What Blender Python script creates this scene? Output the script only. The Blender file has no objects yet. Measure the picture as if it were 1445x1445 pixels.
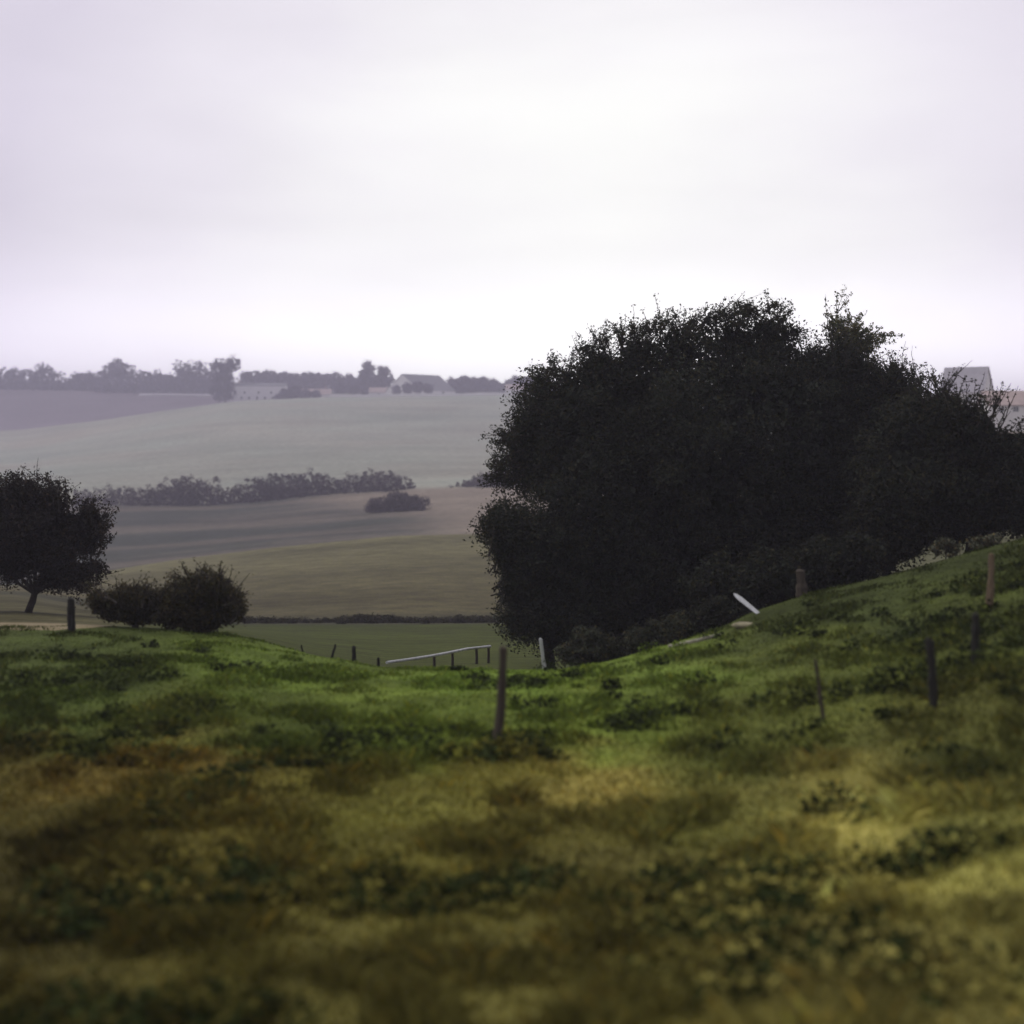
import bpy, math
import numpy as np

rng = np.random.default_rng(7)
SC = bpy.context.scene
COL = SC.collection

# ------------------------------------------------------------------ camera
FPX, CX, HY, ZC = 1800.0, 722.5, 600.0, 4.2     # focal length and horizon in photo pixels, eye height in metres
cam_d = bpy.data.cameras.new('camera')
cam = bpy.data.objects.new('camera', cam_d)
COL.objects.link(cam)
cam.location = (0, 0, ZC)
cam.rotation_euler = (math.pi / 2, 0, 0)
cam_d.sensor_width = 36.0
cam_d.lens = 36.0 * FPX / 1445.0
cam_d.shift_y = -(722.5 - HY) / 1445.0
cam_d.clip_start = 0.1
cam_d.clip_end = 12000
cam_d.dof.use_dof = True
cam_d.dof.focus_distance = 46.0
cam_d.dof.aperture_fstop = 0.45
SC.camera = cam


def at(px, py, Y):
    return np.array([(px - CX) * Y / FPX, Y, ZC - (py - HY) * Y / FPX])


def lin(r, g, b):
    c = np.array([r, g, b], float) / 255.0
    return np.where(c <= 0.04045, c / 12.92, ((c + 0.055) / 1.055) ** 2.4)


# ------------------------------------------------------------------ noise
def vnoise(x, y, seed=0):
    x = np.asarray(x, float); y = np.asarray(y, float)
    xi = np.floor(x).astype(np.int64); yi = np.floor(y).astype(np.int64)
    fx = x - xi; fy = y - yi
    fx = fx * fx * (3 - 2 * fx); fy = fy * fy * (3 - 2 * fy)

    def h(a, b):
        n = (a * 374761393 + b * 668265263 + seed * 1442695041) & 0xFFFFFFFF
        n = ((n ^ (n >> 13)) * 1274126177) & 0xFFFFFFFF
        return ((n ^ (n >> 16)) & 0xFFFF) / 65535.0
    return (h(xi, yi) * (1 - fx) + h(xi + 1, yi) * fx) * (1 - fy) + (h(xi, yi + 1) * (1 - fx) + h(xi + 1, yi + 1) * fx) * fy


def fbm(x, y, seed=0, o=4):
    s = 0.0; a = 0.5; t = 0.0
    for k in range(o):
        s = s + a * vnoise(x * 2 ** k + 17.3 * k, y * 2 ** k - 9.1 * k, seed + k); t += a; a *= 0.55
    return s / t


# ------------------------------------------------------------------ terrain
PXS = np.linspace(-2200, 3600, 1161)
ROWS = []      # (Y, Z over PXS)


def row_z(Y, pts):
    p = np.array(pts, float)
    ROWS.append((Y, np.interp(PXS, p[:, 0], p[:, 1])))


def row_p(Y, pts):
    p = np.array(pts, float)
    py = np.interp(PXS, p[:, 0], p[:, 1])
    ROWS.append((Y, ZC - (py - HY) * Y / FPX))


row_z(-30, [(0, 1.1), (1445, 1.1)])
row_z(3, [(0, 1.25), (1445, 1.3)])
row_z(8, [(0, 0.40), (722, 0.42), (1445, 0.75)])
row_z(12, [(0, 0.08), (722, 0.10), (1150, 0.22), (1445, 0.62)])
row_z(16, [(0, -0.05), (700, 0.02), (1000, 0.12), (1150, 0.28), (1300, 0.55), (1445, 0.95), (2200, 2.2)])
row_z(21, [(0, -0.02), (340, -0.05), (450, -0.12), (700, -0.12), (850, -0.05), (930, 0.08), (1050, 0.25), (1150, 0.48), (1300, 0.85), (1445, 1.35), (2200, 3.0)])
row_p(26, [(-1500, 900), (25, 893), (250, 896), (340, 904), (450, 928), (545, 944), (700, 946), (810, 944), (880, 928), (950, 909),
           (1020, 888), (1060, 868), (1130, 846), (1250, 817), (1400, 774), (1600, 720), (2600, 560)])
row_p(31, [(-1500, 885), (25, 875), (160, 880), (250, 890), (340, 899), (450, 936), (545, 952), (700, 953), (810, 953), (950, 927),
           (1060, 886), (1250, 830), (1400, 782), (1600, 735), (2600, 600)])
row_p(45, [(-1500, 860), (25, 850), (160, 868), (340, 893), (450, 920), (545, 933), (700, 930), (810, 930), (950, 915), (1060, 880),
           (1250, 815), (1400, 765), (1600, 720), (2600, 600)])
row_p(80, [(-1500, 850), (25, 838), (160, 862), (340, 882), (545, 882), (700, 881), (950, 870), (1100, 800), (1400, 735), (2600, 600)])
row_p(90, [(-1500, 845), (25, 834), (160, 850), (340, 871), (700, 870), (950, 860), (1100, 790), (1400, 725), (2600, 600)])
row_p(150, [(-1500, 850), (25, 826), (150, 806), (250, 791), (400, 774), (560, 759), (720, 755), (900, 752), (1100, 720), (1400, 655), (2600, 580)])
row_p(185, [(-1500, 850), (25, 828), (150, 810), (250, 797), (400, 781), (560, 766), (720, 762), (900, 752), (1100, 705), (1400, 630), (2600, 580)])
row_p(250, [(-1500, 800), (25, 778), (150, 772), (400, 752), (560, 741), (720, 734), (900, 725), (1100, 680), (1400, 604), (2600, 570)])
row_p(340, [(-1500, 735), (25, 717), (150, 713), (300, 713), (360, 710), (450, 700), (600, 690), (720, 687), (1000, 668), (1400, 596), (2600, 570)])
row_p(560, [(-1500, 680), (25, 655), (150, 640), (340, 622), (720, 618), (1000, 610), (1400, 590), (2600, 565)])
row_p(800, [(-1500, 640), (25, 607), (150, 592), (240, 579), (330, 567), (450, 561), (720, 558), (1000, 558), (1400, 570), (2600, 560)])
row_p(850, [(-1500, 640), (25, 611), (150, 596), (240, 583), (330, 570), (450, 562), (720, 558), (1000, 558), (1400, 566), (2600, 560)])
row_p(1000, [(-1500, 560), (25, 546), (150, 549), (240, 552), (330, 557), (450, 554), (720, 552), (1000, 552), (1400, 560), (2600, 560)])
row_p(1150, [(-1500, 575), (25, 560), (720, 560), (1400, 563), (2600, 565)])
row_p(1800, [(-1500, 580), (720, 578), (2600, 580)])
kern = np.exp(-np.linspace(-2.2, 2.2, 13) ** 2); kern /= kern.sum()
RY = np.array([r[0] for r in ROWS], float)
RZ = np.array([np.convolve(np.pad(r[1], 6, mode='edge'), kern, 'valid') for r in ROWS])
_D = np.diff(RZ, axis=0) / np.diff(RY)[:, None]
_M = np.zeros_like(RZ)
for i in range(1, len(RY) - 1):
    a, b = _D[i - 1], _D[i]
    h0, h1 = RY[i] - RY[i - 1], RY[i + 1] - RY[i]
    w1, w2 = 2 * h1 + h0, h1 + 2 * h0
    with np.errstate(divide='ignore', invalid='ignore'):
        m = (w1 + w2) / (w1 / a + w2 / b)
    _M[i] = np.where(a * b > 0, m, 0)
_M[0] = _D[0]; _M[-1] = _D[-1]


def ground(X, Y):
    X = np.atleast_1d(np.asarray(X, float)); Y = np.atleast_1d(np.asarray(Y, float))
    X, Y = np.broadcast_arrays(X, Y)
    px = CX + FPX * X / np.maximum(Y, 9.0)
    u = np.clip((px - PXS[0]) / (PXS[1] - PXS[0]), 0, len(PXS) - 1.001)
    j = u.astype(int); fu = u - j
    i = np.clip(np.searchsorted(RY, Y) - 1, 0, len(RY) - 2)
    g = lambda A, k: A[k, j] * (1 - fu) + A[k, j + 1] * fu
    h = RY[i + 1] - RY[i]
    t = np.clip((Y - RY[i]) / h, 0, 1)
    z = ((2 * t ** 3 - 3 * t ** 2 + 1) * g(RZ, i) + (t ** 3 - 2 * t ** 2 + t) * h * g(_M, i)
         + (-2 * t ** 3 + 3 * t ** 2) * g(RZ, i + 1) + (t ** 3 - t ** 2) * h * g(_M, i + 1))
    near = np.clip((30 - Y) / 10, 0, 1)
    z = z + near * 0.10 * (fbm(X / 1.6, Y / 1.6, 3) - 0.5)
    far = np.clip((Y - 60) / 200, 0, 1)
    z = z + far * 1.2 * (fbm(X / 55, Y / 70, 5) - 0.5)
    return z


def gz(x, y):
    return float(ground(x, y)[0])


def hit(px, py, y0=8.0, y1=1200.0):
    """distance at which the line of sight through a photo pixel meets the ground, searching from y0"""
    Y = np.geomspace(y0, y1, 4000)
    gp = HY + (ZC - ground((px - CX) * Y / FPX, Y)) * FPX / Y
    k = np.where(gp <= py)[0]
    return float(Y[k[0]]) if len(k) else y1


# ------------------------------------------------------------------ mesh helpers
def mesh_np(name, V, F, mat, tint=None, smooth=False):
    V = np.asarray(V, np.float32); F = np.asarray(F, np.int32)
    me = bpy.data.meshes.new(name)
    k = F.shape[1]
    me.vertices.add(len(V)); me.vertices.foreach_set('co', V.ravel())
    me.loops.add(F.size); me.loops.foreach_set('vertex_index', F.ravel())
    me.polygons.add(len(F)); me.polygons.foreach_set('loop_start', np.arange(0, F.size, k, dtype=np.int32))
    if smooth:
        me.polygons.foreach_set('use_smooth', np.ones(len(F), bool))
    me.update(calc_edges=True)
    me.validate()
    if tint is not None:
        at_ = me.attributes.new('tint', 'FLOAT_COLOR', 'POINT')
        c = np.ones((len(V), 4), np.float32); c[:, :3] = tint
        at_.data.foreach_set('color', c.ravel())
    me.materials.append(mat)
    return me


def link(name, me, parent=None):
    o = bpy.data.objects.new(name, me)
    COL.objects.link(o)
    if parent is not None:
        o.parent = parent
    return o


def tag(o, label=None, cat=None, group=None, kind=None):
    if label: o['label'] = label
    if cat: o['category'] = cat
    if group: o['group'] = group
    if kind: o['kind'] = kind
    return o


def empty(name, loc, label, cat, group=None):
    o = bpy.data.objects.new(name, None)
    o.empty_display_size = 0.3
    COL.objects.link(o); o.location = loc
    return tag(o, label, cat, group)


class MB:
    """collects polygons for one mesh"""
    def __init__(self): self.v = []; self.f = []

    def poly(self, V, F):
        b = len(self.v)
        self.v += [tuple(map(float, p)) for p in V]; self.f += [tuple(i + b for i in q) for q in F]

    def box(self, c, s, rz=0.0):
        x, y, z = s[0] / 2, s[1] / 2, s[2] / 2
        V = []
        for dz in (-z, z):
            for dx, dy in ((-x, -y), (x, -y), (x, y), (-x, y)):
                V.append((c[0] + dx * math.cos(rz) - dy * math.sin(rz), c[1] + dx * math.sin(rz) + dy * math.cos(rz), c[2] + dz))
        self.poly(V, [(3, 2, 1, 0), (4, 5, 6, 7), (0, 1, 5, 4), (1, 2, 6, 5), (2, 3, 7, 6), (3, 0, 4, 7)])

    def tube(self, pts, rad, n=7, wob=0.0, r_=rng):
        pts = [np.array(p, float) for p in pts]
        V = []; F = []
        ref = np.array([0.31, 0.87, 0.21])
        for i, p in enumerate(pts):
            d = pts[min(i + 1, len(pts) - 1)] - pts[max(i - 1, 0)]
            d = d / (np.linalg.norm(d) + 1e-9)
            a = np.cross(d, ref); a /= np.linalg.norm(a) + 1e-9
            b = np.cross(d, a)
            for k in range(n):
                t = 2 * math.pi * k / n
                r = rad[i] * (1 + wob * (r_.random() - 0.5))
                V.append(p + (a * math.cos(t) + b * math.sin(t)) * r)
        for i in range(len(pts) - 1):
            for k in range(n):
                F.append((i * n + k, i * n + (k + 1) % n, (i + 1) * n + (k + 1) % n, (i + 1) * n + k))
        F.append(tuple(range(n))[::-1]); F.append(tuple(range((len(pts) - 1) * n, len(pts) * n)))
        self.poly(V, F)

    def build(self, name, mat, parent=None, bevel=0.0, origin=None):
        V = np.array(self.v)
        if origin is not None: V = V - np.array(origin)
        me = bpy.data.meshes.new(name); me.from_pydata([tuple(p) for p in V], [], self.f); me.update()
        me.materials.append(mat)
        o = link(name, me, parent)
        if origin is not None and parent is None: o.location = origin
        if bevel:
            m = o.modifiers.new('bevel', 'BEVEL'); m.width = bevel; m.segments = 2; m.limit_method = 'ANGLE'
        return o


# ------------------------------------------------------------------ materials
def new_mat(name):
    m = bpy.data.materials.new(name); m.use_nodes = True
    nt = m.node_tree; nt.nodes.clear()
    return m, nt, nt.nodes, nt.links


def surface_mat(name, c1, c2, scale=6.0, rough=0.85, bump=0.3, stretch=(1, 1, 1), spec=0.2):
    m, nt, N, L = new_mat(name)
    o = N.new('ShaderNodeOutputMaterial'); p = N.new('ShaderNodeBsdfPrincipled')
    tc = N.new('ShaderNodeTexCoord'); mp = N.new('ShaderNodeMapping'); mp.inputs['Scale'].default_value = stretch
    nz = N.new('ShaderNodeTexNoise'); nz.inputs['Scale'].default_value = scale; nz.inputs['Detail'].default_value = 7
    nz.inputs['Roughness'].default_value = 0.65
    cr = N.new('ShaderNodeValToRGB')
    cr.color_ramp.elements[0].position = 0.32; cr.color_ramp.elements[0].color = (*c1, 1)
    cr.color_ramp.elements[1].position = 0.68; cr.color_ramp.elements[1].color = (*c2, 1)
    L.new(tc.outputs['Object'], mp.inputs['Vector']); L.new(mp.outputs[0], nz.inputs['Vector']); L.new(nz.outputs['Fac'], cr.inputs[0])
    L.new(cr.outputs[0], p.inputs['Base Color'])
    p.inputs['Roughness'].default_value = rough; p.inputs['Specular IOR Level'].default_value = spec
    b = N.new('ShaderNodeBump'); b.inputs['Strength'].default_value = bump; b.inputs['Distance'].default_value = 0.02
    L.new(nz.outputs['Fac'], b.inputs['Height']); L.new(b.outputs[0], p.inputs['Normal'])
    L.new(p.outputs[0], o.inputs[0])
    return m


def leaf_mat(name, col, trans=0.25, rough=0.6, spec=0.12):
    """leaf colour times a per-leaf tint"""
    m, nt, N, L = new_mat(name)
    o = N.new('ShaderNodeOutputMaterial'); p = N.new('ShaderNodeBsdfPrincipled')
    a = N.new('ShaderNodeAttribute'); a.attribute_name = 'tint'
    mx = N.new('ShaderNodeMix'); mx.data_type = 'RGBA'; mx.blend_type = 'MULTIPLY'; mx.inputs['Factor'].default_value = 1
    mx.inputs[6].default_value = (*col, 1)
    L.new(a.outputs['Color'], mx.inputs[7])
    L.new(mx.outputs[2], p.inputs['Base Color'])
    p.inputs['Roughness'].default_value = rough; p.inputs['Specular IOR Level'].default_value = spec
    t = N.new('ShaderNodeBsdfTranslucent')
    L.new(mx.outputs[2], t.inputs['Color'])
    ms = N.new('ShaderNodeMixShader'); ms.inputs[0].default_value = trans
    L.new(p.outputs[0], ms.inputs[1]); L.new(t.outputs[0], ms.inputs[2]); L.new(ms.outputs[0], o.inputs[0])
    return m


def terrain_mat():
    m, nt, N, L = new_mat('field_ground')
    o = N.new('ShaderNodeOutputMaterial'); p = N.new('ShaderNodeBsdfPrincipled')
    a = N.new('ShaderNodeAttribute'); a.attribute_name = 'tint'
    tc = N.new('ShaderNodeTexCoord')
    cur = a.outputs['Color']
    for sc, st, lo, hi in ((0.9, (0.5, 1, 1), 0.7, 1.3), (6.0, (0.7, 1, 1), 0.72, 1.28), (0.06, (0.35, 1, 1), 0.86, 1.14), (28.0, (1, 1, 1), 0.75, 1.25)):
        mp = N.new('ShaderNodeMapping'); mp.inputs['Scale'].default_value = st
        nz = N.new('ShaderNodeTexNoise'); nz.inputs['Scale'].default_value = sc; nz.inputs['Detail'].default_value = 6
        mr = N.new('ShaderNodeMapRange'); mr.inputs['From Min'].default_value = 0.3; mr.inputs['From Max'].default_value = 0.7
        mr.inputs['To Min'].default_value = lo; mr.inputs['To Max'].default_value = hi
        vm = N.new('ShaderNodeVectorMath'); vm.operation = 'SCALE'
        L.new(tc.outputs['Object'], mp.inputs[0]); L.new(mp.outputs[0], nz.inputs['Vector']); L.new(nz.outputs['Fac'], mr.inputs[0])
        L.new(cur, vm.inputs[0]); L.new(mr.outputs[0], vm.inputs['Scale']); cur = vm.outputs[0]
    L.new(cur, p.inputs['Base Color'])
    p.inputs['Roughness'].default_value = 0.95; p.inputs['Specular IOR Level'].default_value = 0.08
    n2 = N.new('ShaderNodeTexNoise'); n2.inputs['Scale'].default_value = 3.5; n2.inputs['Detail'].default_value = 8
    L.new(tc.outputs['Object'], n2.inputs['Vector'])
    b = N.new('ShaderNodeBump'); b.inputs['Strength'].default_value = 0.6; b.inputs['Distance'].default_value = 0.12
    L.new(n2.outputs['Fac'], b.inputs['Height']); L.new(b.outputs[0], p.inputs['Normal'])
    L.new(p.outputs[0], o.inputs[0])
    return m


M = dict(
    ground=terrain_mat(),
    path=surface_mat('sandy_track', lin(112, 100, 74), lin(148, 134, 104), 1.2),
    bark=surface_mat('bark', (0.018, 0.015, 0.013), (0.05, 0.042, 0.035), 9, 0.9, 0.8, (1, 1, .25)),
    dark_wood=surface_mat('dark_weathered_wood', (0.014, 0.013, 0.012), (0.036, 0.033, 0.029), 14, 0.85, 0.6, (1, 1, .12)),
    brown_wood=surface_mat('brown_weathered_wood', (0.045, 0.035, 0.028), (0.085, 0.068, 0.054), 14, 0.85, 0.6, (1, 1, .12)),
    tan_wood=surface_mat('pinkish_new_wood', lin(88, 74, 60), lin(122, 104, 84), 14, 0.8, 0.4, (1, 1, .12)),
    pale_wood=surface_mat('bleached_wood', lin(132, 126, 112), lin(178, 172, 158), 10, 0.75, 0.3, (.2, 1, 1)),
    white_paint=surface_mat('white_painted_wood', lin(165, 165, 170), lin(205, 205, 210), 8, 0.5, 0.2, (1, 1, .2)),
    stone=surface_mat('pale_stone', lin(120, 114, 94), lin(158, 150, 124), 4, 0.9, 0.6),
    render=surface_mat('white_render', (0.80, 0.78, 0.78), (0.88, 0.86, 0.86), 0.5, 0.9, 0.1),
    pink=surface_mat('pinkish_tile_roof', (0.36, 0.28, 0.27), (0.48, 0.38, 0.36), 0.6, 0.9, 0.1),
    slate=surface_mat('grey_slate', (0.13, 0.13, 0.15), (0.20, 0.20, 0.22), 0.8, 0.8, 0.2),
    hazed_slate=surface_mat('haze_lightened_slate', (0.30, 0.28, 0.32), (0.40, 0.38, 0.42), 0.8, 0.8, 0.2),  # slate colour lightened to carry the look of haze
    glass=surface_mat('dark_window_glass', (0.02, 0.022, 0.025), (0.04, 0.042, 0.05), 2, 0.15, 0.0, spec=0.5),
    frame=surface_mat('window_frame_paint', (0.6, 0.6, 0.6), (0.7, 0.7, 0.7), 3, 0.6, 0.0),
    leaf_dark=leaf_mat('dark_tree_leaves', (0.029, 0.034, 0.024), 0.3),
    leaf_black=leaf_mat('blackish_tree_leaves', (0.026, 0.022, 0.018), 0.12),
    leaf_olive=leaf_mat('olive_shrub_leaves', (0.042, 0.040, 0.020), 0.2),
    leaf_grey=leaf_mat('grey_green_shrub_leaves', (0.058, 0.064, 0.044), 0.38),
    leaf_young=leaf_mat('young_tree_leaves', (0.09, 0.10, 0.062), 0.45),
    leaf_pale=leaf_mat('pale_plant_leaves', (0.085, 0.088, 0.06), 0.15),
    leaf_hedge=leaf_mat('brown_purple_hedge_leaves', (0.046, 0.034, 0.036), 0.1),
    leaf_hazed=leaf_mat('haze_tinted_distant_leaves', (0.094, 0.082, 0.140), 0.1),  # violet, paler tone of distance haze mixed into the leaf colour
    blade=leaf_mat('grass_blades', (1, 1, 1), 0.25, 0.7, 0.06),
    weed=leaf_mat('weed_leaves', (1, 1, 1), 0.2, 0.9, 0.02),
)

# ------------------------------------------------------------------ ground cover colours (plant and soil colour by place, tree shade painted in along the crest)
GAIN = np.array([1.86, 1.90, 1.42])
COVER = [  # photo pixel, sRGB of the vegetation there, crest grass by the trees darkened as shaded
    (-100, 930, 52, 58, 28), (100, 925, 52, 60, 26), (400, 945, 70, 84, 24), (700, 955, 80, 98, 28), (900, 950, 76, 90, 30), (1200, 930, 66, 72, 28), (1400, 850, 52, 58, 24), (1250, 850, 44, 50, 24), (1150, 858, 46, 52, 24), (1330, 815, 42, 48, 22),
    (100, 1000, 56, 66, 24), (400, 1040, 60, 70, 22), (600, 1020, 74, 86, 24), (850, 1010, 78, 90, 26), (1100, 1010, 70, 74, 28), (1350, 1000, 66, 66, 28),
    (150, 1095, 76, 62, 20), (280, 1075, 78, 64, 20), (420, 1110, 74, 68, 20), (700, 1085, 82, 76, 22), (830, 1110, 100, 88, 40), (1060, 1080, 68, 72, 30), (1200, 1090, 100, 92, 44), (1380, 1080, 62, 64, 30),
    (60, 1150, 66, 58, 22), (300, 1170, 74, 66, 24), (560, 1160, 82, 78, 28), (760, 1180, 74, 68, 28), (1000, 1180, 74, 72, 30), (1250, 1165, 128, 116, 58), (1400, 1180, 86, 84, 42),
    (40, 1230, 50, 44, 18), (300, 1240, 70, 62, 24), (640, 1230, 80, 74, 30), (900, 1230, 74, 68, 32), (1200, 1235, 112, 102, 50), (1380, 1230, 104, 98, 48),
    (40, 1380, 52, 46, 20), (400, 1380, 68, 62, 26), (800, 1380, 72, 66, 30), (1200, 1380, 88, 80, 42), (1500, 1300, 84, 78, 40),
]
CV_P = []
for (px, py, r, g, b) in COVER:
    CV_P.append([px / 130.0, py / 48.0])
CV_P = np.array(CV_P); CV_C = np.array([lin(*c[2:]) for c in COVER])
_l = CV_C @ np.array([.3, .6, .1])
CV_C = CV_C * 0.80 + 0.20 * _l[:, None] * np.array([0.95, 1.04, 0.75])


def cover(X, Y):
    px = CX + FPX * X / np.maximum(Y, 7.0); py = HY + FPX * (ZC - ground(X, Y)) / np.maximum(Y, 7.0)
    w = 0; c = 0
    jx = 1.2 * (fbm(X / 1.3, Y / 1.3, 21) - 0.5); jy = 2.2 * (fbm(X / 1.3, Y / 1.3, 22) - 0.5)
    for k in range(len(CV_P)):
        d = (px / 130 + jx - CV_P[k, 0]) ** 2 + (py / 48 + jy - CV_P[k, 1]) ** 2
        wk = 1 / (d + 0.12) ** 2
        w = w + wk; c = c + wk[:, None] * CV_C[k]
    return c / w[:, None] * GAIN * np.interp(py, [1000, 1150, 1400], [1.0, 1.15, 1.4])[:, None]


def smooth(a, b, x):
    t = np.clip((x - a) / (b - a), 0, 1); return t * t * (3 - 2 * t)


def field_colour(X, Y):
    px = CX + FPX * X / np.maximum(Y, 9.0)
    c = cover(X, np.minimum(Y, 27))
    mottle = fbm(X / 1.1, Y / 0.8, 31)[:, None]
    c = c * (0.70 + 0.6 * mottle)

    def put(mask, col, c):
        return c * (1 - mask[:, None]) + col * mask[:, None]
    n = fbm(X / 9, Y / 6, 41)
    # valley meadow
    col = (np.array([0.050, 0.060, 0.010])[None] * (0.75 + 0.5 * n[:, None]))
    left = smooth(260, 120, px)[:, None]
    col = col * (1 - left) + left * np.array([0.075, 0.068, 0.034]) * (0.6 + 0.8 * fbm(X / 14, Y / 3, 43)[:, None])
    right = smooth(1150, 1300, px)[:, None]
    col = col * (1 - right) + right * np.array([0.085, 0.085, 0.045])
    c = put(smooth(26.5, 29, Y + 1.5 * (n - .5)), col, c)
    # rough strip and hill
    rough = np.array([0.05, 0.048, 0.026])[None] * (0.5 + fbm(X / 5, Y / 3, 44)[:, None])
    c = put(smooth(79, 81, Y) * smooth(1100, 1000, px), rough, c)
    n2 = fbm(X / 22, Y / 9, 45)[:, None]
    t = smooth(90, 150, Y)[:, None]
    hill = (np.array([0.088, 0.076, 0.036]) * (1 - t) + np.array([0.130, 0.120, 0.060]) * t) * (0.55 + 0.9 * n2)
    c = put(smooth(87, 93, Y + 5 * (n - .5)) * smooth(1100, 1000, px), hill, c)
    # striped brown field
    s = 0.65 * fbm(X / 70 + 3, (Y + 0.05 * X) / 9, 46) + 0.35 * fbm(X / 22, Y / 14, 52)
    st = smooth(0.36, 0.64, s)[:, None]
    brown = np.array([0.044, 0.050, 0.038]) * (1 - st) + np.array([0.112, 0.096, 0.074]) * st
    tan = smooth(540, 680, px + 160 * smooth(260, 330, Y))[:, None]
    brown = brown * (1 - tan) + tan * np.array([0.20, 0.165, 0.125]) * (0.8 + 0.4 * n2)
    c = put(smooth(158, 172, Y), brown, c)
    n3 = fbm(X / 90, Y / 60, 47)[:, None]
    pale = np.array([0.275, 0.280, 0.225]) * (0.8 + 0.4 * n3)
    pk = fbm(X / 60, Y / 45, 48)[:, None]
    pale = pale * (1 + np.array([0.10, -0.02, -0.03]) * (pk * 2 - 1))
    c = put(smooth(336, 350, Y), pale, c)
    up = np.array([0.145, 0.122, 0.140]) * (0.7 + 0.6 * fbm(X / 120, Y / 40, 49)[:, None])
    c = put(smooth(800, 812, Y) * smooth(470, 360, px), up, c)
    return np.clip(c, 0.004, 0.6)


# terrain sheet: rows in depth, columns spread with distance
ys = np.concatenate([np.linspace(-28, 6, 18), np.linspace(6.3, 34, 190), np.geomspace(34.3, 400, 230), np.geomspace(403, 1790, 190)])
ss = np.sign(np.linspace(-1, 1, 421)) * np.abs(np.linspace(-1, 1, 421)) ** 1.3
YY, SS = np.meshgrid(ys, ss, indexing='ij')
XX = SS * (np.maximum(YY, 0) * 0.78 + 14)
XX, YY = XX.ravel(), YY.ravel()
ZZ = ground(XX, YY)
V = np.stack([XX, YY, ZZ], 1)
nr, nc = len(ys), len(ss)
I = np.arange(nr * nc).reshape(nr, nc)
F = np.stack([I[:-1, :-1], I[:-1, 1:], I[1:, 1:], I[1:, :-1]], -1).reshape(-1, 4)
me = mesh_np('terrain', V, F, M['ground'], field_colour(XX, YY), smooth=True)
tag(link('terrain', me), kind='structure')
ZMIN, ZMAX = ZZ.min(), 55.0
XMAX = XX.max()


# sandy track beyond the grass at the far edge of the bank
def strip_path():
    q = []
    for px in np.linspace(-160, 165, 60):
        wid = 1.0 if px < 80 else max(0.05, (165 - px) / 85)
        yc = hit(px, 884, 18)
        yc = 27.6
        for t in np.linspace(-1, 1, 9):
            y = yc + t * 1.35 * wid + 0.3 * (float(fbm(px / 14.0 + (t > 0) * 50, 0.5, 9)) - .5)
            x = (px - CX) * y / FPX
            q.append((x, y, gz(x, y) + (0.012 if abs(t) < .99 else -0.02)))
    I = np.arange(540).reshape(60, 9)
    F = np.stack([I[:-1, :-1], I[1:, :-1], I[1:, 1:], I[:-1, 1:]], -1).reshape(-1, 4)
    tag(link('path', mesh_np('path', q, F, M['path'], smooth=True)), kind='structure')


strip_path()


# ------------------------------------------------------------------ foliage
def unit(n, r=rng):
    d = r.normal(size=(n, 3)); return d / np.linalg.norm(d, axis=1, keepdims=True)


def leaves(C, size, r=rng, up=0.35, aspect=0.55, outward=None):
    """one bent rhombus per centre; returns V, F"""
    n = len(C)
    nrm = unit(n, r) + np.array([0, 0, up])
    if outward is not None: nrm = nrm + outward * 0.5
    nrm /= np.linalg.norm(nrm, axis=1, keepdims=True)
    a = np.cross(nrm, unit(n, r)); a /= np.linalg.norm(a, axis=1, keepdims=True) + 1e-9
    b = np.cross(nrm, a)
    s = (size * (0.6 + 0.8 * r.random(n)))[:, None]
    dr = nrm * s * 0.18
    V = np.stack([C - a * s * .5, C + b * s * aspect * .5 + dr, C + a * s * .5, C - b * s * aspect * .5 + dr], 1).reshape(-1, 3)
    F = np.arange(4 * n, dtype=np.int32).reshape(n, 4)
    return V, F


def leaf_tint(n, r=rng, warm=0.25, var=0.5):
    t = (1 - var / 2 + var * r.random((n, 1))) * np.ones((n, 3))
    w = r.random(n) < warm
    t[w] *= np.array([1.5, 1.15, 0.8])
    return np.repeat(t, 4, axis=0)


def crown_points(lobes, n_clumps, per, clump_r, fill, r=rng, squash=0.8):
    """lobes: (x, y, z, radius[, ry]) in metres. leaf clumps over the lobes' outer shells, loose leaves inside"""
    L = np.array([(l[0], l[1], l[2], l[3]) for l in lobes], float)
    w = L[:, 3] ** 2; w /= w.sum()
    k = r.choice(len(L), n_clumps, p=w)
    d = unit(n_clumps, r)
    bump = 0.82 + 0.36 * vnoise(d[:, 0] * 3 + k * 7, d[:, 2] * 3 + d[:, 1] * 2, 77)
    rad = L[k, 3] * bump * (0.62 + 0.42 * r.random(n_clumps) ** 0.5)
    cc = L[k, :3] + d * rad[:, None] * np.array([1, squash, 1])
    cr = clump_r * (0.5 + r.random(n_clumps))
    idx = np.repeat(np.arange(n_clumps), per)
    g = unit(len(idx), r) * (r.random((len(idx), 1)) ** 0.45) * np.array([1, 1, 0.75])
    P = cc[idx] + g * cr[idx][:, None]
    out = d[idx]
    k2 = r.choice(len(L), fill, p=w)
    d2 = unit(fill, r)
    P2 = L[k2, :3] + d2 * (L[k2, 3] * 0.86 * r.random(fill) ** 0.4)[:, None] * np.array([1, squash, 1])
    ct = 0.55 + 0.9 * r.random((n_clumps, 1))          # clump to clump variation of leaf colour
    return P, out, P2, ct[idx], cc, cr


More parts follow.
